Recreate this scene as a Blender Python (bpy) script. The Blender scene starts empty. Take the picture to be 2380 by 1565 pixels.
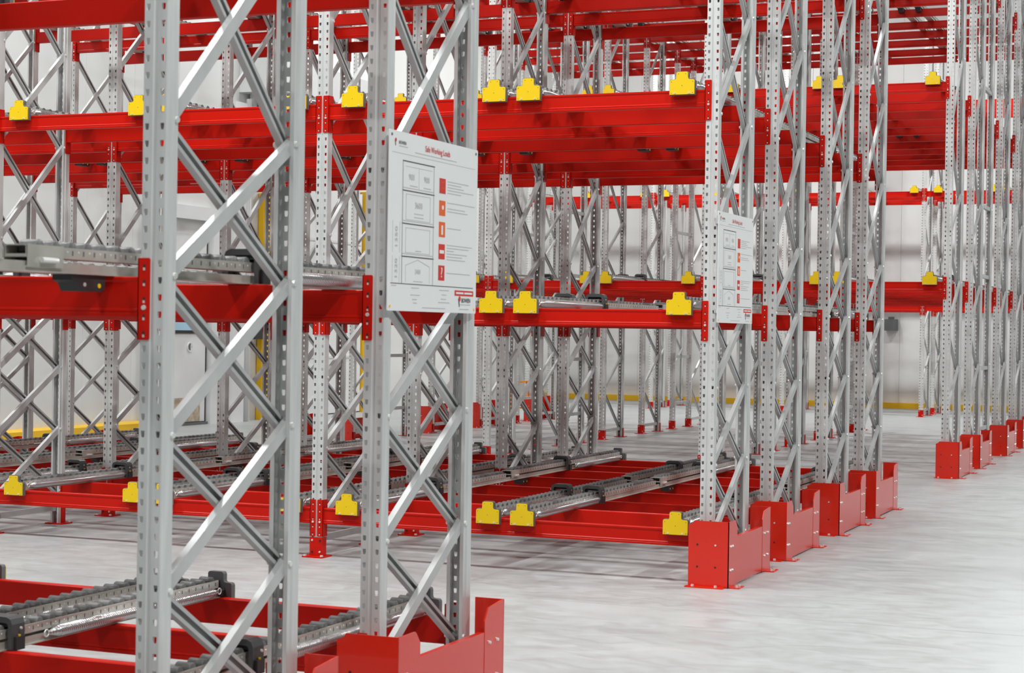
import bpy, math, random
from mathutils import Matrix, Vector
random.seed(7)
S = bpy.context.scene
COL = S.collection
PI = math.pi

# ---------------------------------------------------------------- camera
def set_camera():
    cd = bpy.data.cameras.new('camera'); co = bpy.data.objects.new('camera', cd); COL.objects.link(co)
    yaw, pit, rol = (math.radians(a) for a in (22.399, -0.1747, 0.8682))
    R = Vector((math.cos(yaw), math.sin(yaw), 0)); Fh = Vector((-math.sin(yaw), math.cos(yaw), 0)); Z = Vector((0, 0, 1))
    F = Fh * math.cos(pit) + Z * math.sin(pit); U = -Fh * math.sin(pit) + Z * math.cos(pit)
    R2 = R * math.cos(rol) + U * math.sin(rol); U2 = -R * math.sin(rol) + U * math.cos(rol)
    m = Matrix((R2, U2, -F)).transposed().to_4x4(); m.translation = Vector((2.9562, -10.2505, 1.4926))
    co.matrix_world = m
    cd.sensor_width = 36; cd.lens = 4140.6 / 2380 * 36
    cd.clip_start = 0.1; cd.clip_end = 200
    cd.dof.use_dof = True; cd.dof.focus_distance = 12.5; cd.dof.aperture_fstop = 7.5
    S.camera = co
set_camera()
S.view_settings.view_transform = 'Standard'; S.view_settings.look = 'None'
S.view_settings.exposure = 0.15; S.view_settings.gamma = 1; S.view_settings.use_curve_mapping = False
# ---------------------------------------------------------------- light
W = bpy.data.worlds.new('world'); S.world = W; W.use_nodes = True
W.node_tree.nodes['Background'].inputs[0].default_value = (0.93, 1.0, 0.95, 1)
W.node_tree.nodes['Background'].inputs[1].default_value = 0.075
def lamp(name, x, y, z, sx, sy, power, col=(.97, 1, .985), rot=(0, 0, 0)):
    l = bpy.data.lights.new(name, 'AREA'); l.shape = 'RECTANGLE'; l.size = sx; l.size_y = sy; l.energy = power; l.color = col
    o = bpy.data.objects.new(name, l); o.location = (x, y, z); o.rotation_euler = rot; COL.objects.link(o); return o
CEIL = 9.6
for x, y, e in ((-4.0, -12.5, 400), (3.0, -14.0, 400), (-8.6, -3.0, 420), (-4.2, -3.0, 380), (-0.2, -3.4, 420), (-8.0, 6.6, 220), (-1.2, 6.6, 220), (-7.0, 21.3, 600), (0.5, 21.3, 600)):
    lamp('ceiling_light', x, y, CEIL - .25, 1.3, .25, e)
for y, e in ((-8, 700), (3.5, 700), (14, 600)):
    lamp('ceiling_light', 6.6, y, CEIL - .25, .25, 1.3, e)
for y in (3.5, 14.5):
    lamp('ceiling_light', -10.2, y, CEIL - .25, .25, 1.3, 240)

# ---------------------------------------------------------------- materials
def mat(name, col, metal=0.0, rough=0.5, noise=None, bump=None, spec=0.5, coat=0.0):
    m = bpy.data.materials.new(name); m.use_nodes = True
    nt = m.node_tree; b = nt.nodes['Principled BSDF']
    b.inputs['Base Color'].default_value = (*col, 1); b.inputs['Metallic'].default_value = metal
    b.inputs['Roughness'].default_value = rough; b.inputs['Specular IOR Level'].default_value = spec
    b.inputs['Coat Weight'].default_value = coat
    if noise:
        sc, amt, stretch = noise
        tc = nt.nodes.new('ShaderNodeTexCoord'); mp = nt.nodes.new('ShaderNodeMapping'); mp.inputs['Scale'].default_value = stretch
        nz = nt.nodes.new('ShaderNodeTexNoise'); nz.inputs['Scale'].default_value = sc; nz.inputs['Detail'].default_value = 4
        rp = nt.nodes.new('ShaderNodeValToRGB')
        rp.color_ramp.elements[0].position = .3; rp.color_ramp.elements[1].position = .7
        rp.color_ramp.elements[0].color = (*[max(0, c * (1 - amt)) for c in col], 1)
        rp.color_ramp.elements[1].color = (*[min(1, c * (1 + amt)) for c in col], 1)
        nt.links.new(tc.outputs['Object'], mp.inputs[0]); nt.links.new(mp.outputs[0], nz.inputs[0])
        nt.links.new(nz.outputs['Fac'], rp.inputs[0]); nt.links.new(rp.outputs[0], b.inputs['Base Color'])
    if bump:
        kind, sc, st, axis = bump
        tc = nt.nodes.new('ShaderNodeTexCoord')
        if kind == 'wave':
            t = nt.nodes.new('ShaderNodeTexWave'); t.bands_direction = axis; t.inputs['Scale'].default_value = sc
        else:
            t = nt.nodes.new('ShaderNodeTexNoise'); t.inputs['Scale'].default_value = sc
        bp = nt.nodes.new('ShaderNodeBump'); bp.inputs['Strength'].default_value = st; bp.inputs['Distance'].default_value = .002
        nt.links.new(tc.outputs['Object'], t.inputs[0])
        nt.links.new(t.outputs['Fac'], bp.inputs['Height']); nt.links.new(bp.outputs[0], b.inputs['Normal'])
    return m
GALV = mat('galvanised_steel', (.66, .665, .66), .38, .44, (3.0, .10, (8, 8, 1)))
BRACE = mat('brace_steel', (.53, .535, .535), .38, .48, (5.0, .12, (1, 1, 1)))
RAILM = mat('rail_zinc', (.60, .58, .53), .55, .33, (9.0, .14, (1, 1, 1)))
SPRING = mat('spring_steel', (.62, .63, .64), .9, .24, None, ('wave', 26.0, .9, 'Y'))
RED = mat('red_powder_coat', (.52, .008, .0025), 0, .36, None, None, .17)
ORED = mat('guard_red_paint', (.66, .020, .007), 0, .24, None, None, .4, .22)
YEL = mat('yellow_plate', (.80, .53, .0), 0, .42)
YPAINT = mat('yellow_paint', (.85, .50, .004), 0, .4)
ORANGE = mat('orange_paint', (.85, .27, .01), 0, .4)
BLACK = mat('black_plastic', (.025, .026, .028), 0, .42)
BLACK2 = mat('bracket_plastic', (.06, .062, .065), 0, .45)
DGREY = mat('dark_grey_plastic', (.12, .125, .13), 0, .5)
ROLLER = mat('roller_plastic', (.13, .13, .13), 0, .42)
BOLT = mat('bolt_zinc', (.82, .82, .80), .5, .3)
SLOT = mat('slot_shadow_steel', (.05, .01, .008), 0, .7)
WHITE = mat('white_panel', (.72, .72, .71), 0, .38, (.25, .03, (1, 1, 1)))
WHITE2 = mat('white_door_panel', (.78, .79, .79), 0, .35)
SIGN = mat('sign_white', (.80, .80, .80), 0, .35)
PBLACK = mat('print_black', (.07, .07, .075), 0, .5)
PGREY = mat('print_grey', (.50, .50, .50), 0, .5)
PRED = mat('print_red', (.62, .03, .02), 0, .5)
PORANGE = mat('print_orange', (.75, .12, .02), 0, .5)
SCREEN = mat('blue_glass', (.45, .68, .85), 0, .15)
DIAM = mat('checker_plate', (.62, .52, .40), .6, .35, (12, .3, (1, 1, 1)), ('wave', 9, 1.0, 'DIAGONAL'))

def floor_mat():
    m = bpy.data.materials.new('concrete_floor'); m.use_nodes = True; nt = m.node_tree; b = nt.nodes['Principled BSDF']
    tc = nt.nodes.new('ShaderNodeTexCoord')
    def nz(scale, st, det, dist=0.0):
        mp = nt.nodes.new('ShaderNodeMapping'); mp.inputs['Scale'].default_value = st
        mp.inputs['Rotation'].default_value = (0, 0, .12)
        n = nt.nodes.new('ShaderNodeTexNoise'); n.inputs['Scale'].default_value = scale; n.inputs['Detail'].default_value = det
        n.inputs['Distortion'].default_value = dist
        nt.links.new(tc.outputs['Object'], mp.inputs[0]); nt.links.new(mp.outputs[0], n.inputs[0]); return n.outputs['Fac']
    a = nz(1.6, (1, 1.3, 1), 5, .8); c = nz(5, (1, 1.6, 1), 6, 1.2); d = nz(.35, (1, 1, 1), 2)
    def ramp(fac, p0, p1, c0, c1):
        r = nt.nodes.new('ShaderNodeValToRGB'); r.color_ramp.elements[0].position = p0; r.color_ramp.elements[1].position = p1
        r.color_ramp.elements[0].color = (c0, c0, c0, 1); r.color_ramp.elements[1].color = (c1, c1, c1, 1)
        nt.links.new(fac, r.inputs[0]); return r.outputs[0]
    def mul(x, y):
        k = nt.nodes.new('ShaderNodeMix'); k.data_type = 'RGBA'; k.blend_type = 'MULTIPLY'; k.inputs[0].default_value = 1
        nt.links.new(x, k.inputs[6]); nt.links.new(y, k.inputs[7]); return k.outputs[2]
    base = nt.nodes.new('ShaderNodeRGB'); base.outputs[0].default_value = (.415, .432, .434, 1)
    col = mul(mul(mul(base.outputs[0], ramp(a, .35, .65, .91, 1.0)), ramp(c, .3, .6, .90, 1.0)), ramp(d, .3, .7, .95, 1.0))
    nt.links.new(col, b.inputs['Base Color'])
    nt.links.new(ramp(c, .3, .7, .30, .46), b.inputs['Roughness'])
    b.inputs['Specular IOR Level'].default_value = .45
    return m
FLOOR = floor_mat()
JOINT = mat('joint_filler', (.33, .33, .33), 0, .6)
ROOF = mat('roof_deck', (.20, .20, .20), 0, .6)

# ---------------------------------------------------------------- mesh helpers
class MB:
    def __init__(s): s.v = []; s.f = []; s.m = []; s.mats = []
    def mi(s, m):
        if m not in s.mats: s.mats.append(m)
        return s.mats.index(m)
    def add(s, vs, fs, m):
        n = len(s.v); k = s.mi(m); s.v += [tuple(p) for p in vs]
        for f in fs: s.f.append([i + n for i in f]); s.m.append(k)
    def box(s, x0, x1, y0, y1, z0, z1, m, bev=0.0):
        if bev:
            s.prism([(x0 + bev, y0), (x1 - bev, y0), (x1, y0 + bev), (x1, y1 - bev), (x1 - bev, y1), (x0 + bev, y1), (x0, y1 - bev), (x0, y0 + bev)], 'z', z0, z1, m); return
        s.add([(x0, y0, z0), (x1, y0, z0), (x1, y1, z0), (x0, y1, z0), (x0, y0, z1), (x1, y0, z1), (x1, y1, z1), (x0, y1, z1)],
              [(3, 2, 1, 0), (4, 5, 6, 7), (0, 1, 5, 4), (1, 2, 6, 5), (2, 3, 7, 6), (3, 0, 4, 7)], m)
    def prism(s, pts, ax, a, b, m):
        # polygon (two coordinates, ccw) extruded along axis ax from a to b
        def P(p, t): return {'x': (t, p[0], p[1]), 'y': (p[0], t, p[1]), 'z': (p[0], p[1], t)}[ax]
        n = len(pts); vs = [P(p, a) for p in pts] + [P(p, b) for p in pts]
        fs = [tuple(range(n))[::-1], tuple(range(n, 2 * n))] + [(i, (i + 1) % n, n + (i + 1) % n, n + i) for i in range(n)]
        if ax == 'y': fs = [f[::-1] for f in fs]
        s.add(vs, fs, m)
    def lathe(s, prof, c, ax, m, n=10):
        # prof: list of (t, r) along axis ax around centre c (two coords)
        vs = []
        for t, r in prof:
            for i in range(n):
                a = 2 * PI * i / n; u, w = c[0] + r * math.cos(a), c[1] + r * math.sin(a)
                vs.append({'x': (t, u, w), 'y': (u, t, w), 'z': (u, w, t)}[ax])
        fs = []
        for j in range(len(prof) - 1):
            for i in range(n): fs.append((j * n + i, j * n + (i + 1) % n, (j + 1) * n + (i + 1) % n, (j + 1) * n + i))
        fs.append(tuple(range(n))[::-1]); fs.append(tuple(range((len(prof) - 1) * n, len(prof) * n)))
        if ax == 'y': fs = [f[::-1] for f in fs]
        s.add(vs, fs, m)
    def sheet(s, path, ax, a, b, t, m):
        # open polyline of sheet steel, thickness t, extruded along ax
        n = len(path); inner = offset(path, t)
        s.prism_strip(path, inner, ax, a, b, m)
    def prism_strip(s, A, B, ax, a, b, m):
        def P(p, t): return {'x': (t, p[0], p[1]), 'y': (p[0], t, p[1]), 'z': (p[0], p[1], t)}[ax]
        n = len(A)
        vs = [P(p, a) for p in A] + [P(p, a) for p in B] + [P(p, b) for p in A] + [P(p, b) for p in B]
        fs = []
        for i in range(n - 1):
            fs += [(i, i + 1, 2 * n + i + 1, 2 * n + i), (n + i + 1, n + i, 3 * n + i, 3 * n + i + 1),
                   (i + 1, i, n + i, n + i + 1), (2 * n + i, 2 * n + i + 1, 3 * n + i + 1, 3 * n + i)]
        fs += [(0, 2 * n, 3 * n, n), (n - 1, 2 * n - 1, 4 * n - 1, 3 * n - 1)]
        s.add(vs, fs, m)
    def mesh(s, name, smooth=False):
        me = bpy.data.meshes.new(name); me.from_pydata(s.v, [], s.f)
        for m in s.mats: me.materials.append(m)
        me.polygons.foreach_set('material_index', s.m)
        if smooth: me.polygons.foreach_set('use_smooth', [True] * len(me.polygons))
        me.update(); return me
def offset(path, t):
    out = []
    for i, p in enumerate(path):
        ns = []
        for a, b in ((i - 1, i), (i, i + 1)):
            if a < 0 or b >= len(path): continue
            dx, dy = path[b][0] - path[a][0], path[b][1] - path[a][1]; l = math.hypot(dx, dy); ns.append((-dy / l, dx / l))
        if len(ns) == 2:
            d = 1 + ns[0][0] * ns[1][0] + ns[0][1] * ns[1][1]; d = max(d, .3)
            nx, ny = (ns[0][0] + ns[1][0]) / d, (ns[0][1] + ns[1][1]) / d
        else: nx, ny = ns[0]
        out.append((p[0] + nx * t, p[1] + ny * t))
    return out
def ob(name, data, parent=None, loc=(0, 0, 0), rz=0.0, label=None):
    o = bpy.data.objects.new(name, data); COL.objects.link(o); o.location = loc
    if rz: o.rotation_euler = (0, 0, rz)
    if parent: o.parent = parent
    if label: o['label'] = label
    return o
def tag(o, label, cat, group=None):
    o['label'] = label; o['category'] = cat
    if group: o['group'] = group
    return o
def struct(o): o['kind'] = 'structure'; return o
_cache = {}
def cached(key, fn):
    if key not in _cache: _cache[key] = fn()
    return _cache[key]

# ---------------------------------------------------------------- layout (metres)
D = .8257; HW = .0412; PD = .068
BX = [0.0, -2.6256, -5.2569, -7.9043]; CX = [0.0, -2.68, -5.32, -7.95]; DX = [0.0, -2.65, -5.3, -7.95, -10.6]
AY = [-5.8408, -4.4073]; BY = [0.0, 1.417, 3.076, 4.4855]; CY = [9.0671, 10.6751, 13.1508, 14.8905]
C5Y, C6Y, CXY = 16.4261, 17.30, 12.33; DY = [23.4588, 24.72]
LB = [.1355, 1.4501, 2.7664, 4.1153, 5.45]; LC = [1.9017, 4.0399, 5.7165]  # last LB level is out of view, added to shade the rack interior
NODES = [.25, .71, 1.17, 1.64, 2.10, 2.81, 3.50, 4.20, 4.90, 5.60]

# ---------------------------------------------------------------- the setting
FY = 27.3; LX = -11.8
mb = MB(); mb.box(LX - .3, 16, -18, FY + .3, -.2, 0, FLOOR); struct(ob('floor', mb.mesh('floor')))
jm = MB()
for y in (-1.0, 7.9, 16.4): jm.box(LX, 16, y - .002, y + .002, -.004, .0006, JOINT)
jm.box(-1.3, -1.296, -18, FY, -.004, .0006, JOINT)
struct(ob('trim_1', jm.mesh('floor_joints')))
mb = MB(); mb.box(LX - .3, 16, -18, FY + .3, CEIL, CEIL + .2, ROOF); struct(ob('ceiling', mb.mesh('ceiling')))
wl = struct(ob('wall_left', None)); wf = struct(ob('wall_back', None))
def panel_mesh(w, h, t, m=WHITE):
    k = MB(); k.box(.0015, w - .0015, -t, 0, 0, h, m, .003); return k.mesh('panel')
pw = 1.15; y = -6.0
pmL = panel_mesh(pw, CEIL, .12)
while y < FY:
    ob('panel', pmL, wl, (LX - .12, y, 0), PI / 2); y += pw
x = LX
while x < 16: ob('panel', pmL, wf, (x, FY + .12, 0)); x += pw
for o in wf.children: o.location.y = FY + .12
mb = MB(); mb.box(LX - .2, LX - .13, -6, FY + .2, 0, CEIL, WHITE); ob('backing', mb.mesh('backing'), wl)
mb = MB(); mb.box(LX, 16, FY + .13, FY + .2, 0, CEIL, WHITE); ob('backing', mb.mesh('backing'), wf)
mb = MB(); mb.prism([(LX + .001, .001), (LX + .14, .001), (LX + .14, .09), (LX + .10, .12), (LX + .001, .12)], 'y', -6, 11.55, YPAINT)
struct(ob('baseboard_left', mb.mesh('kerb')))
mb = MB(); mb.box(LX + .02, 16, FY - .14, FY - .001, .001, .115, YPAINT, .02); struct(ob('baseboard_back', mb.mesh('kerb')))
# cold room door on the left wall
def door():
    d = struct(ob('door_1', None, None, (LX, 0, 0)))
    def part(name, f, lab=None):
        k = MB(); f(k); return ob(name, k.mesh(name), d, label=lab)
    part('door_leaf', lambda k: k.box(.002, .06, 11.75, 13.13, .05, 2.9, WHITE2, .01))
    part('window', lambda k: (k.box(.06, .07, 12.2, 12.98, 1.38, 1.95, BLACK), k.box(.07, .074, 12.25, 12.93, 1.43, 1.9, SCREEN)), 'window with a black rubber frame')
    part('kick_plate', lambda k: k.box(.06, .068, 12.05, 12.98, .06, .42, DIAM), 'checker plate kick panel')
    def rec(k):
        k.lathe([(.06, .075), (.072, .075), (.072, .06), (.064, .055)], (12.69, 1.18), 'x', WHITE2, 18); k.lathe([(.062, .05), (.066, .05)], (12.69, 1.18), 'x', DGREY, 16); k.box(.064, .08, 12.70, 12.712, 1.14, 1.22, WHITE2)
    part('handle', rec, 'round recessed handle')
    part('gap_strip', lambda k: k.box(.002, .03, 13.135, 13.20, 0.0, 2.9, BLACK), 'black strip in place of the dark gap beside the door')  # black strip stands in for the dark gap at the door edge
    part('threshold', lambda k: k.box(.002, .10, 11.75, 13.16, .0, .04, DGREY))
    part('door_frame', lambda k: (k.box(.002, .12, 13.21, 13.50, 0, 3.1, WHITE2, .015), k.box(.002, .12, 11.6, 11.745, 0, 3.1, WHITE2, .015), k.box(.002, .12, 11.6, 13.5, 3.1, 3.3, WHITE2)))
door()
def door2():
    d = struct(ob('door_2', None, None, (LX, 0, 0)))
    k = MB(); k.box(.002, .08, 15.12, 18.25, .02, 3.9, WHITE2, .02); ob('door_leaf', k.mesh('door_leaf'), d)
    for z in (1.0, 2.0, 3.0):
        k = MB(); k.box(.08, .095, 15.2, 18.2, z - .02, z + .02, WHITE, .004); ob('rib', k.mesh('rib'), d)
door2()
def wall_box(name, x0, x1, y0, y1, z0, z1, m, label, cat, grp=None, bev=.02, extra=None):
    k = MB(); k.box(x0, x1, y0, y1, z0, z1, m, bev)
    if extra: extra(k)
    o = tag(ob(name, k.mesh(name)), label, cat, grp); o['kind'] = 'thing'; return o
wall_box('bollard_post', LX + .003, LX + .13, 14.72, 15.10, .001, 3.65, YPAINT, 'wide yellow steel post beside the sliding door on the left wall', 'post')
wall_box('bollard_post', LX + .003, LX + .13, 18.30, 18.52, .001, 3.95, YPAINT, 'narrow yellow steel post farther along the left wall', 'post')
wall_box('wall_column', LX + .003, LX + .22, 13.62, 14.02, .001, 5.0, WHITE2, 'white boxed column on the left wall beside the cold room door', 'column')
k = MB(); k.lathe([(.001, .05), (5.1, .05)], (LX + .12, 14.22), 'z', WHITE2, 14)
for z in (.4, 1.6, 2.8): k.lathe([(z, .06), (z + .05, .06)], (LX + .12, 14.22), 'z', BOLT, 14)
tag(ob('drain_pipe', k.mesh('pipe', True)), 'white round pipe with clamps running up the left wall', 'pipe')
wall_box('control_cabinet', LX + .002, LX + .20, 14.34, 14.62, 1.30, 1.72, BLACK, 'small black electrical cabinet on the left wall above the yellow post', 'cabinet')
k = MB(); k.prism([(LX + .002, 5.2), (LX + .75, 5.2), (LX + .75, 5.75), (LX + .25, 6.9), (LX + .002, 6.9)], 'y', 14.1, 17.6, WHITE2)
k.box(LX + .05, LX + .6, 14.6, 15.2, 4.95, 5.2, BLACK)
k.box(LX + .05, LX + .12, 14.35, 14.45, 4.2, 5.2, WHITE2); k.box(LX + .05, LX + .12, 15.5, 15.6, 4.2, 5.2, WHITE2)
tag(ob('air_unit', k.mesh('air_unit')), 'white wall-hung housing with dark underside high on the left wall', 'air unit')

# ---------------------------------------------------------------- upright frames
def post_mesh(H):
    def f():
        k = MB(); T = .0024
        hx = .0262; hw = .008                      # hole column centre and half strip
        base = [(-.021, PD), (-.036, PD), (-.036, .050), (-.0412, .043), (-.0412, .003), (-.0385, 0)]
        # polyline pieces that carry no holes (outer path, counter-clockwise seen from above -> inside on the left)
        k.prism_strip(base + [(-hx - hw, 0)], offset(base + [(-hx - hw, 0)], T), 'z', 0, H, GALV)
        mid = [(-hx + hw, 0), (-.008, 0), (-.005, .004), (.005, .004), (.008, 0), (hx - hw, 0)]
        k.prism_strip(mid, offset(mid, T), 'z', 0, H, GALV)
        r = [(hx + hw, 0)] + [(-p[0], p[1]) for p in base[::-1]]
        k.prism_strip(r, offset(r, T), 'z', 0, H, GALV)
        n = int(H / .05)
        for s in (-1, 1):
            for i in range(n):
                z0 = i * .05; z1 = z0 + .05; c = z0 + .025; x0, x1 = s * hx - hw, s * hx + hw
                ho = [(s * hx - .0048, c - .0098), (s * hx + .0048, c - .0098), (s * hx + .0065, c - .001), (s * hx + .0065, c + .0094), (s * hx - .0065, c + .0094), (s * hx - .0065, c - .001)]
                ou = [(x0, z0), (x1, z0), (x1, c), (x1, z1), (x0, z1), (x0, c)]
                vs = [(p[0], 0, p[1]) for p in ou + ho] + [(p[0], T, p[1]) for p in ou + ho]
                fs = []
                for j in range(6):
                    q = (j + 1) % 6
                    fs += [(j, q, 6 + q, 6 + j), (12 + q, 12 + j, 18 + j, 18 + q), (6 + j, 6 + q, 18 + q, 18 + j)]
                k.add(vs, fs, GALV)
        return k.mesh('post')
    return cached(('post', H), f)
def foot_mesh(h=.13):
    def f():
        k = MB()
        p = [(-.047, .05), (-.047, -.004), (.047, -.004), (.047, .05)]
        k.prism_strip(p, offset(p, .003), 'z', .008, h, RED)
        k.box(-.085, .07, -.05, .10, 0, .008, RED, .01)
        for x, z in ((-.028, h - .02), (.028, h - .02), (-.028, .035), (.028, .035)):
            k.lathe([(-.0035, .0075), (-.010, .006)] if True else [], (x, z), 'y', BOLT if (x < 0) == (z > .06) or x > 0 and z < .06 else SLOT, 8)
        for x in (-.066, .056): k.lathe([(.008, .011), (.018, .010)], (x, -.03), 'z', BOLT, 8)
        return k.mesh('foot')
    return cached(('foot', h), f)
def bolts_mesh(zs):
    def f():
        k = MB()
        for z in zs:
            for s in (-1, 1): k.lathe([(s * .0362, .010), (s * .044, .009)] if s > 0 else [(-.044, .009), (-.0362, .010)], (.058, z), 'x', BOLT, 8)
        return k.mesh('bolts')
    return cached(('bolts', tuple(zs)), f)
def brace_mesh(dy, dz, kind):
    def f():
        k = MB(); L = math.hypot(dy, dz); w = .021; d = .024; t = .0022
        uy, uz = dy / L, dz / L; py, pz = -uz, uy
        # local section (x, p): channel
        if kind == 'up': path = [(.002, -w * .5), (.002, -w), (.002 + d, -w), (.002 + d, w), (.002, w), (.002, w * .5)]       # web towards +x
        elif kind == 'down': path = [(-.002, w * .4), (-.002, w), (-.002 - d, w), (-.002 - d, -w), (-.002, -w), (-.002, -w * .4)]  # open towards +x
        else: path = [(-d / 2, -w), (d / 2, -w), (d / 2, w), (-d / 2, w)]
        inn = offset(path, t)
        if kind == 'down': path = path[:1] + path[1:]; 
        n = len(path); e = .012
        vs = []
        for tt in (-e, L + e):
            for P in (path, inn):
                for (x, p) in P: vs.append((x, uy * tt + py * p, uz * tt + pz * p))
        fs = []
        for i in range(n - 1):
            fs += [(i, i + 1, 2 * n + i + 1, 2 * n + i), (n + i + 1, n + i, 3 * n + i, 3 * n + i + 1), (i + 1, i, n + i, n + i + 1), (2 * n + i, 2 * n + i + 1, 3 * n + i + 1, 3 * n + i)]
        fs += [(0, 2 * n, 3 * n, n), (n - 1, 2 * n - 1, 4 * n - 1, 3 * n - 1)]
        k.add(vs, fs, BRACE)
        return k.mesh('brace')
    return cached(('brace', round(dy, 3), round(dz, 3), kind), f)
Y0, Y1 = .048, D - .048
ZIG = [(.14, 1), (.71, 0), (1.17, 1), (1.64, 0), (2.10, 1), (2.60, 0), (3.07, 1), (3.80, 0), (4.57, 1), (5.25, 0), (5.95, 1), (6.65, 0), (7.3, 1)]
def frame(X, Y, H, lacing, label, group, foots=(True, True), single=None):
    f = ob('upright_frame', None, None, (X, Y, 0)); tag(f, label, 'rack frame', group)
    pm = post_mesh(H)
    zs = [z for z in NODES if z < H] if lacing == 'X' else None
    posts = []
    for i, (yy, rz) in enumerate(((0, 0), (D, PI))):
        if single is not None and i != single: continue
        p = ob('post', pm, f, (0, yy if single is None else 0, 0), rz)
        if lacing == 'X': bz = zs
        else: bz = [z for z, s in ZIG if s == i and z < H]
        ob('bolts', bolts_mesh(bz), p)['kind'] = 'stuff'
        if foots[i]: ob('foot', foot_mesh(), p, label='red foot sleeve with bolted base plate')
    if single is not None: return f
    if lacing == 'X':
        for a, b in zip(zs[:-1], zs[1:]):
            ob('brace', brace_mesh(Y1 - Y0, b - a, 'up'), f, (0, Y0, a))
            ob('brace', brace_mesh(Y1 - Y0, a - b, 'down'), f, (0, Y0, b))
    else:
        zz = [q for q in ZIG if q[0] < H]
        for (a, sa), (b, sb) in zip(zz[:-1], zz[1:]):
            if sa == 0: ob('brace', brace_mesh(Y1 - Y0, b - a, 'up'), f, (0, Y0, a))
            else: ob('brace', brace_mesh(Y1 - Y0, a - b, 'down'), f, (0, Y0, b))
    ob('brace', brace_mesh(Y1 - Y0, 0, 'mid'), f, (0, Y0, .12), label='horizontal bottom brace')
    return f
LINE = ['right-end line', 'second line from the right', 'third line from the right', 'left-end line', 'fifth line from the right']
ORD = ['first', 'second', 'third', 'fourth', 'fifth', 'sixth', 'seventh', 'eighth', 'ninth', 'tenth', 'eleventh', 'twelfth']
for i, y in enumerate(AY):
    for k in (0, 1):
        frame(BX[k], y, 5.4, 'X', ('tall galvanised frame at the near left, %s' % ('front of the nearest two' if i == 0 else 'carrying the large white notice')) if k == 0
              else 'galvanised frame of the nearest rack, inner line, %s' % ('front one' if i == 0 else 'rear one'), 'nearest rack frames')
for k in range(4):
    for i, y in enumerate(BY):
        frame(BX[k], y, 5.8, 'X', 'crossed-brace frame, %s from the front, %s of the middle rack' % (ORD[i], LINE[k]), 'middle rack frames')
for k in range(4):
    for i, y in enumerate(CY + [C6Y]):
        frame(CX[k], y, 7.6, 'Z', 'zigzag-brace frame, %s from the front, %s of the far rack' % (ORD[i], LINE[k]), 'far rack frames')
    def spacers(f, dy, sgn):
        for z in (.40, 1.13, 2.24, 3.08, 4.50, 5.9):
            m = MB(); L = dy
            m.box(-.018, .018, min(0, sgn * L), max(0, sgn * L), z - .022, z + .022, BRACE)
            m.box(-.036, .036, -.004 if sgn > 0 else -.0, .004, z - .06, z + .06, BRACE)
            ob('spacer', cached(('sp', z, L, sgn), lambda: m.mesh('spacer')), f)
    f = frame(CX[k], CXY, 7.6, 'Z', 'single post between second and third frames, %s of the far rack' % LINE[k].replace(' from the right', ' from right'), 'far rack single posts', single=1)
    spacers(f, CXY - (CY[1] + D), -1)
    if True:
        f = frame(CX[k], C5Y, 7.6, 'Z', 'single post before the rearmost frame, %s of the far rack' % LINE[k], 'far rack single posts', single=0)
        spacers(f, C6Y - C5Y, 1)
for k in range(5):
    for i, y in enumerate(DY):
        frame(DX[k], y, 7.6, 'Z', 'frame in the %s row, %s, back wall rack' % (('front', 'rear')[i], LINE[k] if k != 3 else 'fourth line from the right'), 'back wall rack frames')

# ---------------------------------------------------------------- beams
def beam_mesh(L, h):
    def f():
        k = MB(); x0, x1 = -L / 2, L / 2; zt = .186; zb = zt - h
        P = [(.008, zb), (.044, zb), (.048, zb + .004), (.048, zt - .004), (.044, zt), (.008, zt), (.005, zt - .003), (.005, zt - .011), (.009, zt - .016),
             (.009, zb + .027), (.005, zb + .022), (.005, zb + .019), (.0075, zb + .016), (.005, zb + .013), (.005, zb + .003)]
        k.prism(P, 'x', x0, x1, RED)
        return k.mesh('beam')
    return cached(('beam', round(L, 3), h), f)
def conn_mesh(side):
    # side +1: fits on the right-hand post (post centre at x = 0), side -1 mirrored
    def f():
        k = MB(); s = side
        def bx(x0, x1, *a): k.box(min(s * x0, s * x1), max(s * x0, s * x1), *a)
        c = .004
        pts = [(-.047, c), (-.044, 0), (-.010, 0), (-.006, c), (-.006, .24 - c), (-.010, .24), (-.044, .24), (-.047, .24 - c)]
        pts = [(s * x, z) for x, z in pts]
        if s < 0: pts = pts[::-1]
        k.prism(pts, 'y', -.0045, -.0012, RED)
        bx(-.0475, -.0440, -.0045, .058, .0, .24, RED)
        for i, z in enumerate((.022, .072, .122, .172, .218)):
            bx(-.029, -.021, -.0052, -.0044, z - .010, z + .004, SLOT); bx(-.028, -.022, -.0068, -.0044, z - .014, z - .006, BOLT)
        k.lathe([(-.009, .007), (-.0044, .008)], (s * -.025, .095), 'y', BOLT, 8)
        return k.mesh('connector')
    return cached(('conn', side), f)
def beam(xl, xr, y, z, h, rear, label, group):
    L = (xr - xl) - .089
    o = ob('rack_crossbeam', beam_mesh(L, h), None, ((xl + xr) / 2, y, z), PI if rear else 0)
    tag(o, label, 'beam', group); o['kind'] = 'thing'
    hx = (xr - xl) / 2
    ob('connector', conn_mesh(1), o, (hx, 0, 0)); ob('connector', conn_mesh(-1), o, (-hx, 0, 0))
    return o
def rows(ys): return [r for y in ys for r in ((y, False), (y + D, True))]
BAY = ['right-hand bay', 'middle bay', 'left-hand bay', 'far left bay']
LEVB = ['at ankle height', 'at chest height', 'at overhead height', 'high above', 'on the unseen top level']
for i, (y, rear) in enumerate(rows(AY)):
    for l in range(3):
        beam(BX[1], BX[0], y, LB[l], .120 if l else .112, rear, 'red beam %s in the nearest rack, %s row from the camera' % (LEVB[l], ORD[i]), 'nearest rack beams')
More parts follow.
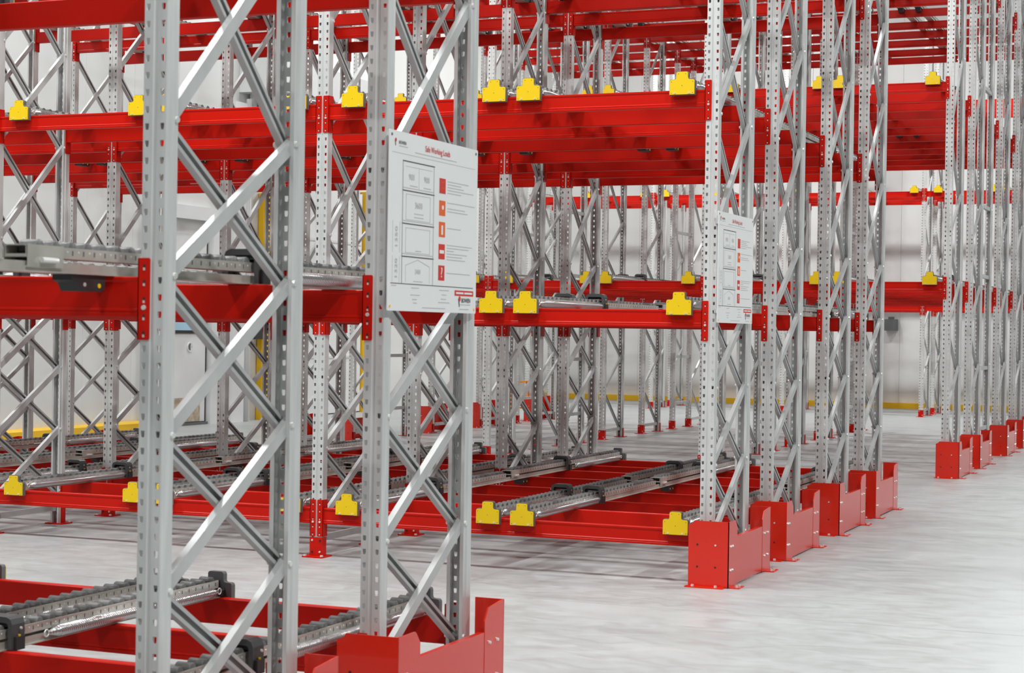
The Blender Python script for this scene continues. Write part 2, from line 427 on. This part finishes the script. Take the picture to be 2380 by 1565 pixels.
for i, (y, rear) in enumerate(rows(BY)):
    for k in range(3):
        for l in range(5):
            beam(BX[k + 1], BX[k], y, LB[l], .104, rear, 'red beam %s, %s row back, %s of the middle rack' % (LEVB[l], ORD[i], BAY[k]), 'middle rack beams')
rc = rows(CY[:2]) + [(CXY, True)] + rows(CY[2:]) + [(C5Y, False)] + rows([C6Y])
LEVC = ['on the first level', 'on the second level', 'on the third level']
for i, (y, rear) in enumerate(rc):
    for k in range(3):
        for l in range(3):
            beam(CX[k + 1], CX[k], y, LC[l], .104, rear, 'red beam %s, %s row back, %s of the far rack' % (LEVC[l], ORD[i], BAY[k]), 'far rack beams')
for i, (y, rear) in enumerate(rows(DY)):
    for k in range(4):
        for l in range(3):
            beam(DX[k + 1], DX[k], y, LC[l], .104, rear, 'red beam %s, %s row, %s of the back wall rack' % (LEVC[l], ORD[i], BAY[k] if k != 3 else 'leftmost bay'), 'back wall rack beams')

# ---------------------------------------------------------------- roller rails
def m_base(L):
    k = MB(); k.box(-.044, .044, .02, L - .02, .0005, .004, RAILM)
    p = [(-.030, .004), (-.030, .026), (-.034, .028), (-.034, .030)]
    k.box(-.032, -.029, .02, L - .02, .004, .030, RAILM); k.box(.029, .032, .02, L - .02, .004, .030, RAILM)
    return k.mesh('base_channel')
def m_track(a, b, z, open_end=False):
    k = MB(); p = [(-.030, z + .032), (-.036, z + .032), (-.036, z), (.036, z), (.036, z + .032), (.030, z + .032)]
    k.prism_strip(p, offset(p, .0025), 'y', a, b, RAILM)
    yy = a + .03
    while yy < b - .03:
        for s in (-1, 1): k.lathe([(s * .0362, .0035), (s * .0372, .003)] if s > 0 else [(-.0372, .003), (-.0362, .0035)], (yy, z + .02), 'x', BOLT, 6)
        for s in (-1, 1): k.box(s * .0362 - .0004, s * .0362 + .0004, yy + .02, yy + .026, z + .010, z + .024, DGREY)
        yy += .052
    return k.mesh('track')
def roller_one():
    k = MB(); k.lathe([(-.030, .019), (-.027, .0225), (.027, .0225), (.030, .019)], (0, 0), 'x', ROLLER, 12); return k.mesh('roller', True)
def m_rollers(pos):
    k = MB()
    for y, z in pos: k.lathe([(-.030, .0225), (.030, .0225)], (y, z), 'x', ROLLER, 8)
    return k.mesh('rollers')
def m_spring(L):
    k = MB(); k.lathe([(0, .007), (.06, .0215), (L - .06, .0215), (L, .007)], (0, 0), 'y', SPRING, 14)
    for y in (-.012, L + .012):
        n = 10
        vs = []
        for i in range(n):
            a = 2 * PI * i / n
            for j in range(5):
                b = 2 * PI * j / 5; r = .013 + .003 * math.cos(b); vs.append((.003 * math.sin(b), y + r * math.cos(a), r * math.sin(a)))
        fs = [(i * 5 + j, i * 5 + (j + 1) % 5, ((i + 1) % n) * 5 + (j + 1) % 5, ((i + 1) % n) * 5 + j) for i in range(n) for j in range(5)]
        k.add(vs, fs, BOLT)
    return k.mesh('spring', True)
def m_bracket():
    k = MB(); w = .068; h = .120; r = .026
    def arc(w, h, r, z0):
        return [(-w, z0), (w, z0)] if False else [(w, z0), (w, h - r), (w - r * .3, h - r * .3), (w - r, h), (-w + r, h), (-w + r * .3, h - r * .3), (-w, h - r), (-w, z0)]
    out = arc(w, h, r, .004); inn = arc(w - .017, h - .021, .012, .004)
    k.prism_strip(out, inn, 'y', -.036, .036, BLACK2)
    out2 = arc(w - .016, h - .020, .014, .004); inn2 = arc(w - .024, h - .028, .010, .004)
    k.prism_strip(arc(w - .011, h - .014, .016, .004), inn2, 'y', -.014, .0, BLACK)
    k.box(-w + .018, w - .018, .004, .026, .084, h - .020, BLACK)
    for i in range(6):
        x = -.045 + i * .018; k.box(x - .0015, x + .0015, -.028, .028, h - .020, h - .012, BLACK)
    k.box(-w - .012, -w + .006, -.024, .024, .002, .05, BLACK); k.box(w - .006, w + .012, -.024, .024, .002, .05, BLACK)
    k.box(-.02, .02, -.06, -.012, .062, .076, BLACK); k.lathe([(-w - .016, .005), (-w - .010, .005)], (0, .08), 'x', BOLT, 8)
    k.lathe([(w - .001, .005), (w + .003, .005)], (0, .08), 'x', BOLT, 8)
    for s in (-1, 1): k.lathe([(.05, .005), (.056, .005)], (s * (w + .005), .0), 'z', YEL, 8)
    return k.mesh('bracket')
def tee(w, z0, zs, zt, wt, r):
    pts = [(-w, z0), (w, z0), (w, zs - r), (w - r * .3, zs - r * .3), (w - r, zs), (wt + r * 1.2, zs), (wt + r * .3, zs + r * .3), (wt, zs + r * 1.2), (wt, zt - r), (wt - r * .3, zt - r * .3), (wt - r, zt)]
    return pts + [(-x, z) for x, z in pts[::-1] if (x, z) not in ((-w, z0), (w, z0))]
def m_stop():
    k = MB(); k.prism(tee(.077, -.031, .058, .104, .036, .010), 'y', -.040, -.032, YEL)
    for x, z in ((-.066, .045), (.066, .045), (-.066, -.022), (.066, -.022), (-.022, .092), (.022, .092), (0, .022)): k.lathe([(-.0412, .0022), (-.040, .0026)], (x, z), 'y', DGREY, 6)
    return k.mesh('stop_plate')
def m_block():
    k = MB(); k.prism(tee(.080, -.034, .061, .107, .039, .010), 'y', -.032, -.004, DGREY)
    for x in (-.045, .045): k.lathe([(-.044, .006), (-.032, .006)], (x, -.023), 'y', BOLT, 6)
    k.box(-.05, .05, -.004, .03, .004, .03, BLACK); k.box(-.02, .02, -.004, .05, .04, .07, BLACK)
    return k.mesh('buffer_block')
def m_sleeve():
    k = MB(); p = [(-.042, .014), (.042, .014), (.042, .076), (-.042, .076), (-.042, .014)]
    k.prism_strip(p, offset(p, .003), 'y', 0, .16, RAILM)
    k.box(-.038, .038, .002, .006, .040, .050, RAILM); k.box(-.039, .039, .05, .055, .017, .073, BLACK)
    k.lathe([(.05, .008), (.12, .008)], (.050, .034), 'y', BOLT, 10); k.lathe([(.05, .008), (.12, .008)], (-.050, .034), 'y', BOLT, 10)
    return k.mesh('joint_sleeve')
def m_hanger():
    k = MB(); k.prism([(-.07, 0), (.09, 0), (.09, -.038), (.075, -.047), (-.03, -.047), (-.045, -.025), (-.07, -.016)][::-1], 'x', -.034, .034, BLACK)
    k.lathe([(-.036, .006), (.036, .006)], (-.01, -.028), 'x', BOLT, 8); k.lathe([(-.036, .007), (.036, .007)], (.06, -.030), 'x', YPAINT, 8)
    return k.mesh('hanger')
def rail(x, y, z, L, mid, label, group, indiv=False, brs=None):
    t = ob('roller_rail', None, None, (x, y, z)); tag(t, label, 'roller rail', group)
    key = (round(L, 2), round(mid, 2))
    ob('base_channel', cached(('base', key), lambda: m_base(L)), t)
    ob('track', cached(('t1', key), lambda: m_track(.03, mid - .10, .030)), t)
    ob('track', cached(('t2', key), lambda: m_track(mid, L - .03, .042)), t)
    pos = []; q = .06
    while q < L - .05:
        if abs(q - mid + .05) > .09: pos.append((q, .058 if q < mid else .070))
        q += .074
    if indiv:
        rm = cached('roller', roller_one)
        for p in pos: ob('roller', rm, t, (0, p[0], p[1]))
    else:
        o = ob('rollers', cached(('rol', key), lambda: m_rollers(pos)), t); o['kind'] = 'stuff'
    sp = cached('spring', lambda: m_spring(1.17))
    ob('spring', sp, t, (.058, .07, .032)); ob('spring', sp, t, (.058, L - .07 - 1.17, .032))
    for end, rz in ((0, 0), (L, PI)):
        ob('buffer_block', cached('block', m_block), t, (0, end, 0), rz)
        ob('stop_plate', cached('stop', m_stop), t, (0, end, 0), rz, 'bright yellow end stop plate')
    ob('bracket', cached('bracket', m_bracket), t, (0, 1.27, 0)); ob('bracket', cached('bracket', m_bracket), t, (0, L - 1.43, 0), PI)
    ob('joint_sleeve', cached('sleeve', m_sleeve), t, (0, mid, 0)); ob('hanger', cached('hanger', m_hanger), t, (0, mid + .28, 0))
    return t
OFF = [-.18, -1.17, -1.40, -2.39]; OW = ['rightmost', 'second from right', 'third from right', 'leftmost']
BAY = ['right bay', 'middle bay', 'left bay', 'leftmost bay']
LEVC = ['on first level', 'on second level', 'on third level']
LA = BY[3] + D
ya = AY[1] + D - LA
for l in range(3):
    for j in range(4):
        rail(OFF[j], ya, LB[l] + .186, LA, LA / 2, 'roller rail %s, %s of four, nearest rack' % (LEVB[l], OW[j]), 'nearest rack rails', indiv=(l < 2))
for l in range(5):
    for k in range(3):
        for j in range(4):
            rail(BX[k] + OFF[j], 0, LB[l] + .186, LA, LA / 2, 'roller rail %s, %s of four, %s, middle rack' % (LEVB[l], OW[j], BAY[k]), 'middle rack rails')
LCr = C6Y + D - CY[0]; LC0 = CY[3] + D - CY[0]
for l in range(3):
    for k in range(3):
        for j in range(4):
            LL = LCr
            rail(CX[k] + OFF[j], CY[0], LC[l] + .186, LL, LL / 2, 'roller rail %s, %s of four, %s, far rack' % (LEVC[l], OW[j], BAY[k]), 'far rack rails')
LDr = DY[1] + D - DY[0]
def small_rail(x, y, z, L, label):
    t = ob('roller_rail', None, None, (x, y, z)); tag(t, label, 'roller rail', 'back wall rack rails')
    ob('base_channel', cached(('base', 'd'), lambda: m_base(L)), t); ob('track', cached(('t1', 'd'), lambda: m_track(.03, L - .03, .030)), t)
    o = ob('rollers', cached(('rol', 'd'), lambda: m_rollers([(.06 + .052 * i, .058) for i in range(int((L - .1) / .052))])), t); o['kind'] = 'stuff'
    ob('buffer_block', cached('block', m_block), t); ob('stop_plate', cached('stop', m_stop), t, label='bright yellow end stop plate')
for l in (1,):
    for k in range(4):
        for j in range(4):
            small_rail(DX[k] + OFF[j], DY[0], LC[l] + .186, LDr, 'short rail %s, %s of four, %s, back wall rack' % (LEVC[l], OW[j], BAY[k] if k != 3 else 'leftmost bay'))

# ---------------------------------------------------------------- column guards
def guard_parts(s):
    def mk(name, fn):
        def f():
            k = MB(); fn(k)
            if s < 0: k.v = [(-x, y, z) for x, y, z in k.v]; k.f = [q[::-1] for q in k.f]
            return k.mesh(name)
        return cached((name, s), f)
    def front(k):
        k.prism([(-.075, .006), (.172, .006), (.172, .39), (-.040, .39), (-.048, .375), (-.075, .365)], 'y', -.110, -.104, ORED)
        k.prism([(-.110, .006), (.075, .006), (.075, .345), (.040, .385), (.032, .39), (-.110, .39)], 'x', .166, .172, ORED)
        for x, z in ((-.02, .12), (.09, .12), (-.02, .25), (.09, .25)): k.lathe([(-.112, .006), (-.110, .006)], (x, z), 'y', BOLT if (x > 0 and z > .2) else SLOT, 8)
    def rear(k):
        y0, y1 = .675, .872
        k.prism([(y0, .006), (y1, .006), (y1, .398), (y1 - .04, .396), (y0 + .035, .385), (y0, .335)], 'x', .166, .172, ORED)
        k.prism([(.045, .006), (.172, .006), (.172, .398), (.045, .398)], 'y', y1 - .006, y1, ORED)
    def side(k):
        k.box(.1665, .1705, .0755, .6745, .012, .285, ORED); k.box(.1465, .1705, .0755, .6745, .285, .291, ORED)
        k.box(.160, .166, .0, .75, .02, .27, ORED)
    def plate(y0):
        def f(k):
            k.box(.166, .235, y0, y0 + .12, 0, .006, ORED, .006)
            for q in (.03, .09): k.lathe([(.006, .010), (.017, .009)], (.21, y0 + q), 'z', BOLT, 8)
        return f
    def plate2(k):
        k.box(-.085, .15, -.160, -.104, 0, .006, ORED, .006)
        for q in (-.04, .10): k.lathe([(.006, .010), (.017, .009)], (q, -.135), 'z', BOLT, 8)
    def bolts(k):
        for y in (-.075, -.035, .72, .80):
            for z in (.105, .245): k.lathe([(.172, .0075), (.180, .006)], (y, z), 'x', BOLT, 8)
    return [('corner_plate', mk('corner_plate', front)), ('end_plate', mk('end_plate', rear)), ('side_rail', mk('side_rail', side)), ('base_plate', mk('base_plate1', plate(-.10))),
            ('base_plate', mk('base_plate2', plate(.73))), ('base_plate', mk('base_plate3', plate2)), ('bolts', mk('gbolts', bolts))]
def guard(X, Y, s, label, grp):
    g = ob('column_guard', None, None, (X, Y, 0)); tag(g, label, 'column guard', grp)
    for n, me in guard_parts(s):
        o = ob(n, me, g)
        if n == 'bolts': o['kind'] = 'stuff'
for i, y in enumerate(AY): guard(0, y, 1, 'big red floor guard around the %s nearest frame' % ('front', 'sign-carrying')[i], 'right-side column guards')
for i, y in enumerate(BY):
    guard(0, y, 1, 'red floor guard at the %s frame, right end of the middle rack' % ORD[i], 'right-side column guards')
    guard(BX[3], y, -1, 'red floor guard at the %s frame, left end of the middle rack' % ORD[i], 'left-side column guards')
for i, y in enumerate(CY + [C6Y]): guard(0, y, 1, 'red floor guard at the %s frame, right end of the far rack' % ORD[i], 'right-side column guards')
for i, y in enumerate(CY + [C6Y]): guard(CX[3], y, -1, 'red floor guard at the %s frame, left end of the far rack' % ORD[i], 'left-side column guards')

# ---------------------------------------------------------------- load notices
def text_into(k, txt, cx, cy, h, m, rot=0, align='CENTER', bold=0.0, sx=1.0):
    cu = bpy.data.curves.new('t', 'FONT'); cu.body = txt; cu.size = 1; cu.align_x = align; cu.align_y = 'CENTER'; cu.resolution_u = 2; cu.offset = bold
    o = bpy.data.objects.new('t', cu); COL.objects.link(o)
    me = bpy.data.meshes.new_from_object(o.evaluated_get(bpy.context.evaluated_depsgraph_get()))
    c, s = math.cos(rot), math.sin(rot); q = h / .72
    vs = [(v.co.x * q * sx, v.co.y * q) for v in me.vertices]
    vs = [(.0037, cx + x * c - y * s, cy + x * s + y * c) for x, y in vs]
    k.add(vs, [tuple(p.vertices) for p in me.polygons], m)
    bpy.data.objects.remove(o); bpy.data.meshes.remove(me); bpy.data.curves.remove(cu)
def make_sign():
    Wd, Hh = .806, .662
    U = lambda u: u * Wd
    V = lambda v: Hh - v * Hh
    parts = {}
    k = MB(); k.prism([(0, .004), (.004, 0), (Wd - .004, 0), (Wd, .004), (Wd, Hh - .004), (Wd - .004, Hh), (.004, Hh), (0, Hh - .004)], 'x', -.001, .002, SIGN); parts['board'] = k
    k = MB()
    for u, v in ((.025, .025), (.975, .025), (.025, .975), (.975, .975)): k.lathe([(.002, .006), (.004, .005)], (U(u), V(v)), 'x', YPAINT if v > .5 else DGREY, 10)
    parts['rivets'] = k
    def r(k, u0, u1, v0, v1, m, e=.0028): k.box(.0019, e, U(u0), U(u1), V(v1), V(v0), m)
    k = MB()
    r(k, .03, .97, .1195, .1215, PGREY)
    for v in (.155, .32, .505, .69): r(k, .14, .49, v, v + .006, PBLACK)
    for v in (.305, .490, .675): r(k, .15, .48, v, v + .004, PGREY)
    for u in (.14, .478): r(k, u, u + .008, .155, .845, PGREY)
    r(k, .145, .147, .155, .845, PBLACK); r(k, .03, .96, .845, .849, PBLACK)
    r(k, .17, .46, .185, .187, PGREY); r(k, .315, .317, .187, .305, PGREY)
    for v0, v1 in ((.34, .485), (.53, .67)):
        for a, b, c, d in ((.18, .445, v0, v0 + .002), (.18, .445, v1 - .002, v1), (.18, .183, v0, v1), (.442, .445, v0, v1)): r(k, a, b, c, d, PGREY)
    for sgn in (-1, 1):
        k.prism([(U(.315), V(.705)), (U(.315 + sgn * .13), V(.74)), (U(.315 + sgn * .13), V(.743)), (U(.315), V(.708))][::sgn], 'x', .0019, .0028, PGREY)
        r(k, .315 + sgn * .13 - .001, .315 + sgn * .13 + .001, .74, .835, PGREY)
    for v0, v1 in ((.50, .675), (.695, .84)):
        r(k, .045, .047, v0, v1, PGREY); r(k, .118, .120, v0, v1, PGREY)
    parts['diagram'] = k
    k = MB()
    text_into(k, 'Safe Working Loads', U(.52), V(.066), .023, PRED, bold=.008, sx=.88)
    for u, s in ((.235, '900'), (.40, '900')): text_into(k, s, U(u), V(.245), .024, PGREY)
    text_into(k, '3600', U(.315), V(.40), .024, PGREY); text_into(k, '2400', U(.315), V(.775), .018, PGREY)
    text_into(k, '1350', U(.085), V(.59), .020, PGREY, PI / 2, sx=1.5); text_into(k, '1320', U(.085), V(.765), .020, PGREY, PI / 2, sx=1.4)
    text_into(k, 'BOWEN', U(.135), V(.062), .012, PBLACK, bold=.02); text_into(k, 'BOWEN', U(.875), V(.925), .017, PBLACK, bold=.02)
    for u0, u1, v in ((.27, .74, .098), (.04, .09, .857), (.25, .33, .865), (.56, .67, .868), (.24, .34, .905), (.26, .31, .93), (.27, .31, .95), (.59, .64, .895), (.58, .64, .92), (.55, .68, .94), (.37, .63, .975), (.80, .91, .975),
                      (.22, .30, .29), (.37, .45, .29), (.27, .37, .445), (.27, .37, .465), (.29, .35, .655), (.27, .37, .828), (.10, .19, .079), (.81, .93, .947)): r(k, u0, u1, v, v + .0045, PGREY)
    for vv, us in ((.225, (.89, .80, .83, .95, .80)), (.35, (.97, 0, .85, .88)), (.50, (.80,)), (.60, (.94, .90, .72, .88, .82, .86)), (.765, (.92,))):
        for i, u in enumerate(us):
            if u: r(k, .64, u, vv + i * .017, vv + i * .017 + .0045, PGREY)
    parts['lettering'] = k
    k = MB()
    for v, m in ((.215, PRED), (.345, PORANGE), (.47, PORANGE), (.60, PRED), (.725, PRED)): r(k, .545, .615, v, v + .088, m, .0030)
    r(k, .74, .965, .865, .897, PRED, .0030)
    text_into(k, '?', U(.58), V(.769), .040, SIGN, bold=.015)
    r(k, .555, .605, .635, .655, SIGN, .0034); k.lathe([(.0019, .009), (.0034, .009)], (U(.585), V(.385)), 'x', SIGN, 14)
    r(k, .572, .59, .49, .545, SIGN, .0034); r(k, .565, .60, .235, .238, PORANGE, .0034); r(k, .57, .60, .27, .273, PORANGE, .0034)
    for a, b in ((.755, .845), (.855, .95)): r(k, a, b, .875, .886, SIGN, .0034)
    for cu, cv, q in ((.065, .052, 1.0), (.80, .915, 1.5)):
        k.lathe([(.0019, .007 * q), (.0030, .007 * q)], (U(cu), V(cv)), 'x', PRED, 14)
        k.prism([(U(cu) - .009 * q, V(cv)), (U(cu) - .003 * q, V(cv) - .022 * q), (U(cu) + .001 * q, V(cv) - .020 * q), (U(cu) - .002 * q, V(cv))], 'x', .0019, .0030, PBLACK)
    parts['emblems'] = k
    for n, k in list(parts.items()):
        if n in ('lettering', 'emblems'):
            # the '3.2 mm' letters lie on the surface
            pass
    return {n: k.mesh(n) for n, k in parts.items()}
SM = make_sign()
for Y, lab in ((AY[1] - .022, 'large white safe working loads notice on the nearest rack frame'), (-.056, 'smaller-looking white safe working loads notice on the middle rack end frame')):
    t = ob('load_notice', None, None, (.061, Y, 1.561)); tag(t, lab, 'sign', 'load notices')
    for n, me in SM.items():
        ob(n, me, t)
    k = MB()
    for yy in (.05, .76):
        for zz in (.07, .60): k.box(-.030, -.001, yy - .012, yy + .012, zz - .012, zz + .012, BRACE)
    ob('mounting_clips', cached('clips', lambda: k.mesh('clips')), t)

# ---------------------------------------------------------------- small things
wb = MB(); wb.box(-4.04, -3.78, FY - .20, FY - .002, 1.62, 1.86, DGREY, .02); wb.box(-3.97, -3.85, FY - .12, FY - .08, 1.86, 1.91, DGREY)
o = tag(ob('equipment_box', wb.mesh('box')), 'grey equipment box with a handle on the back wall', 'box'); o['kind'] = 'thing'
def ladder():
    t = ob('step_ladder', None, None, (-8.33, 17.75 - .25, 0)); t.rotation_euler = (0, 0, .25)
    tag(t, 'small orange step ladder standing by the left end of the far rack', 'ladder')
    for n, (ya, yb) in (('front_frame', (-.22, 0)), ('back_frame', (.25, 0.02))):
        k = MB(); m = ORANGE
        for s in (-1, 1):
            x = s * .13
            k.add([(x - .02, ya, 0), (x + .02, ya, 0), (x + .02, ya + .03, 0), (x - .02, ya + .03, 0), (x - .02, yb, .66), (x + .02, yb, .66), (x + .02, yb + .03, .66), (x - .02, yb + .03, .66)],
                  [(3, 2, 1, 0), (4, 5, 6, 7), (0, 1, 5, 4), (1, 2, 6, 5), (2, 3, 7, 6), (3, 0, 4, 7)], m)
        ob(n, k.mesh(n), t)
    for z in (.2, .42, .63):
        k = MB(); yy = -.22 + .22 * z / .66; k.box(-.12, .12, yy - .03, yy + .07, z, z + .025, ORANGE, .004); ob('step', k.mesh('step'), t)
ladder()
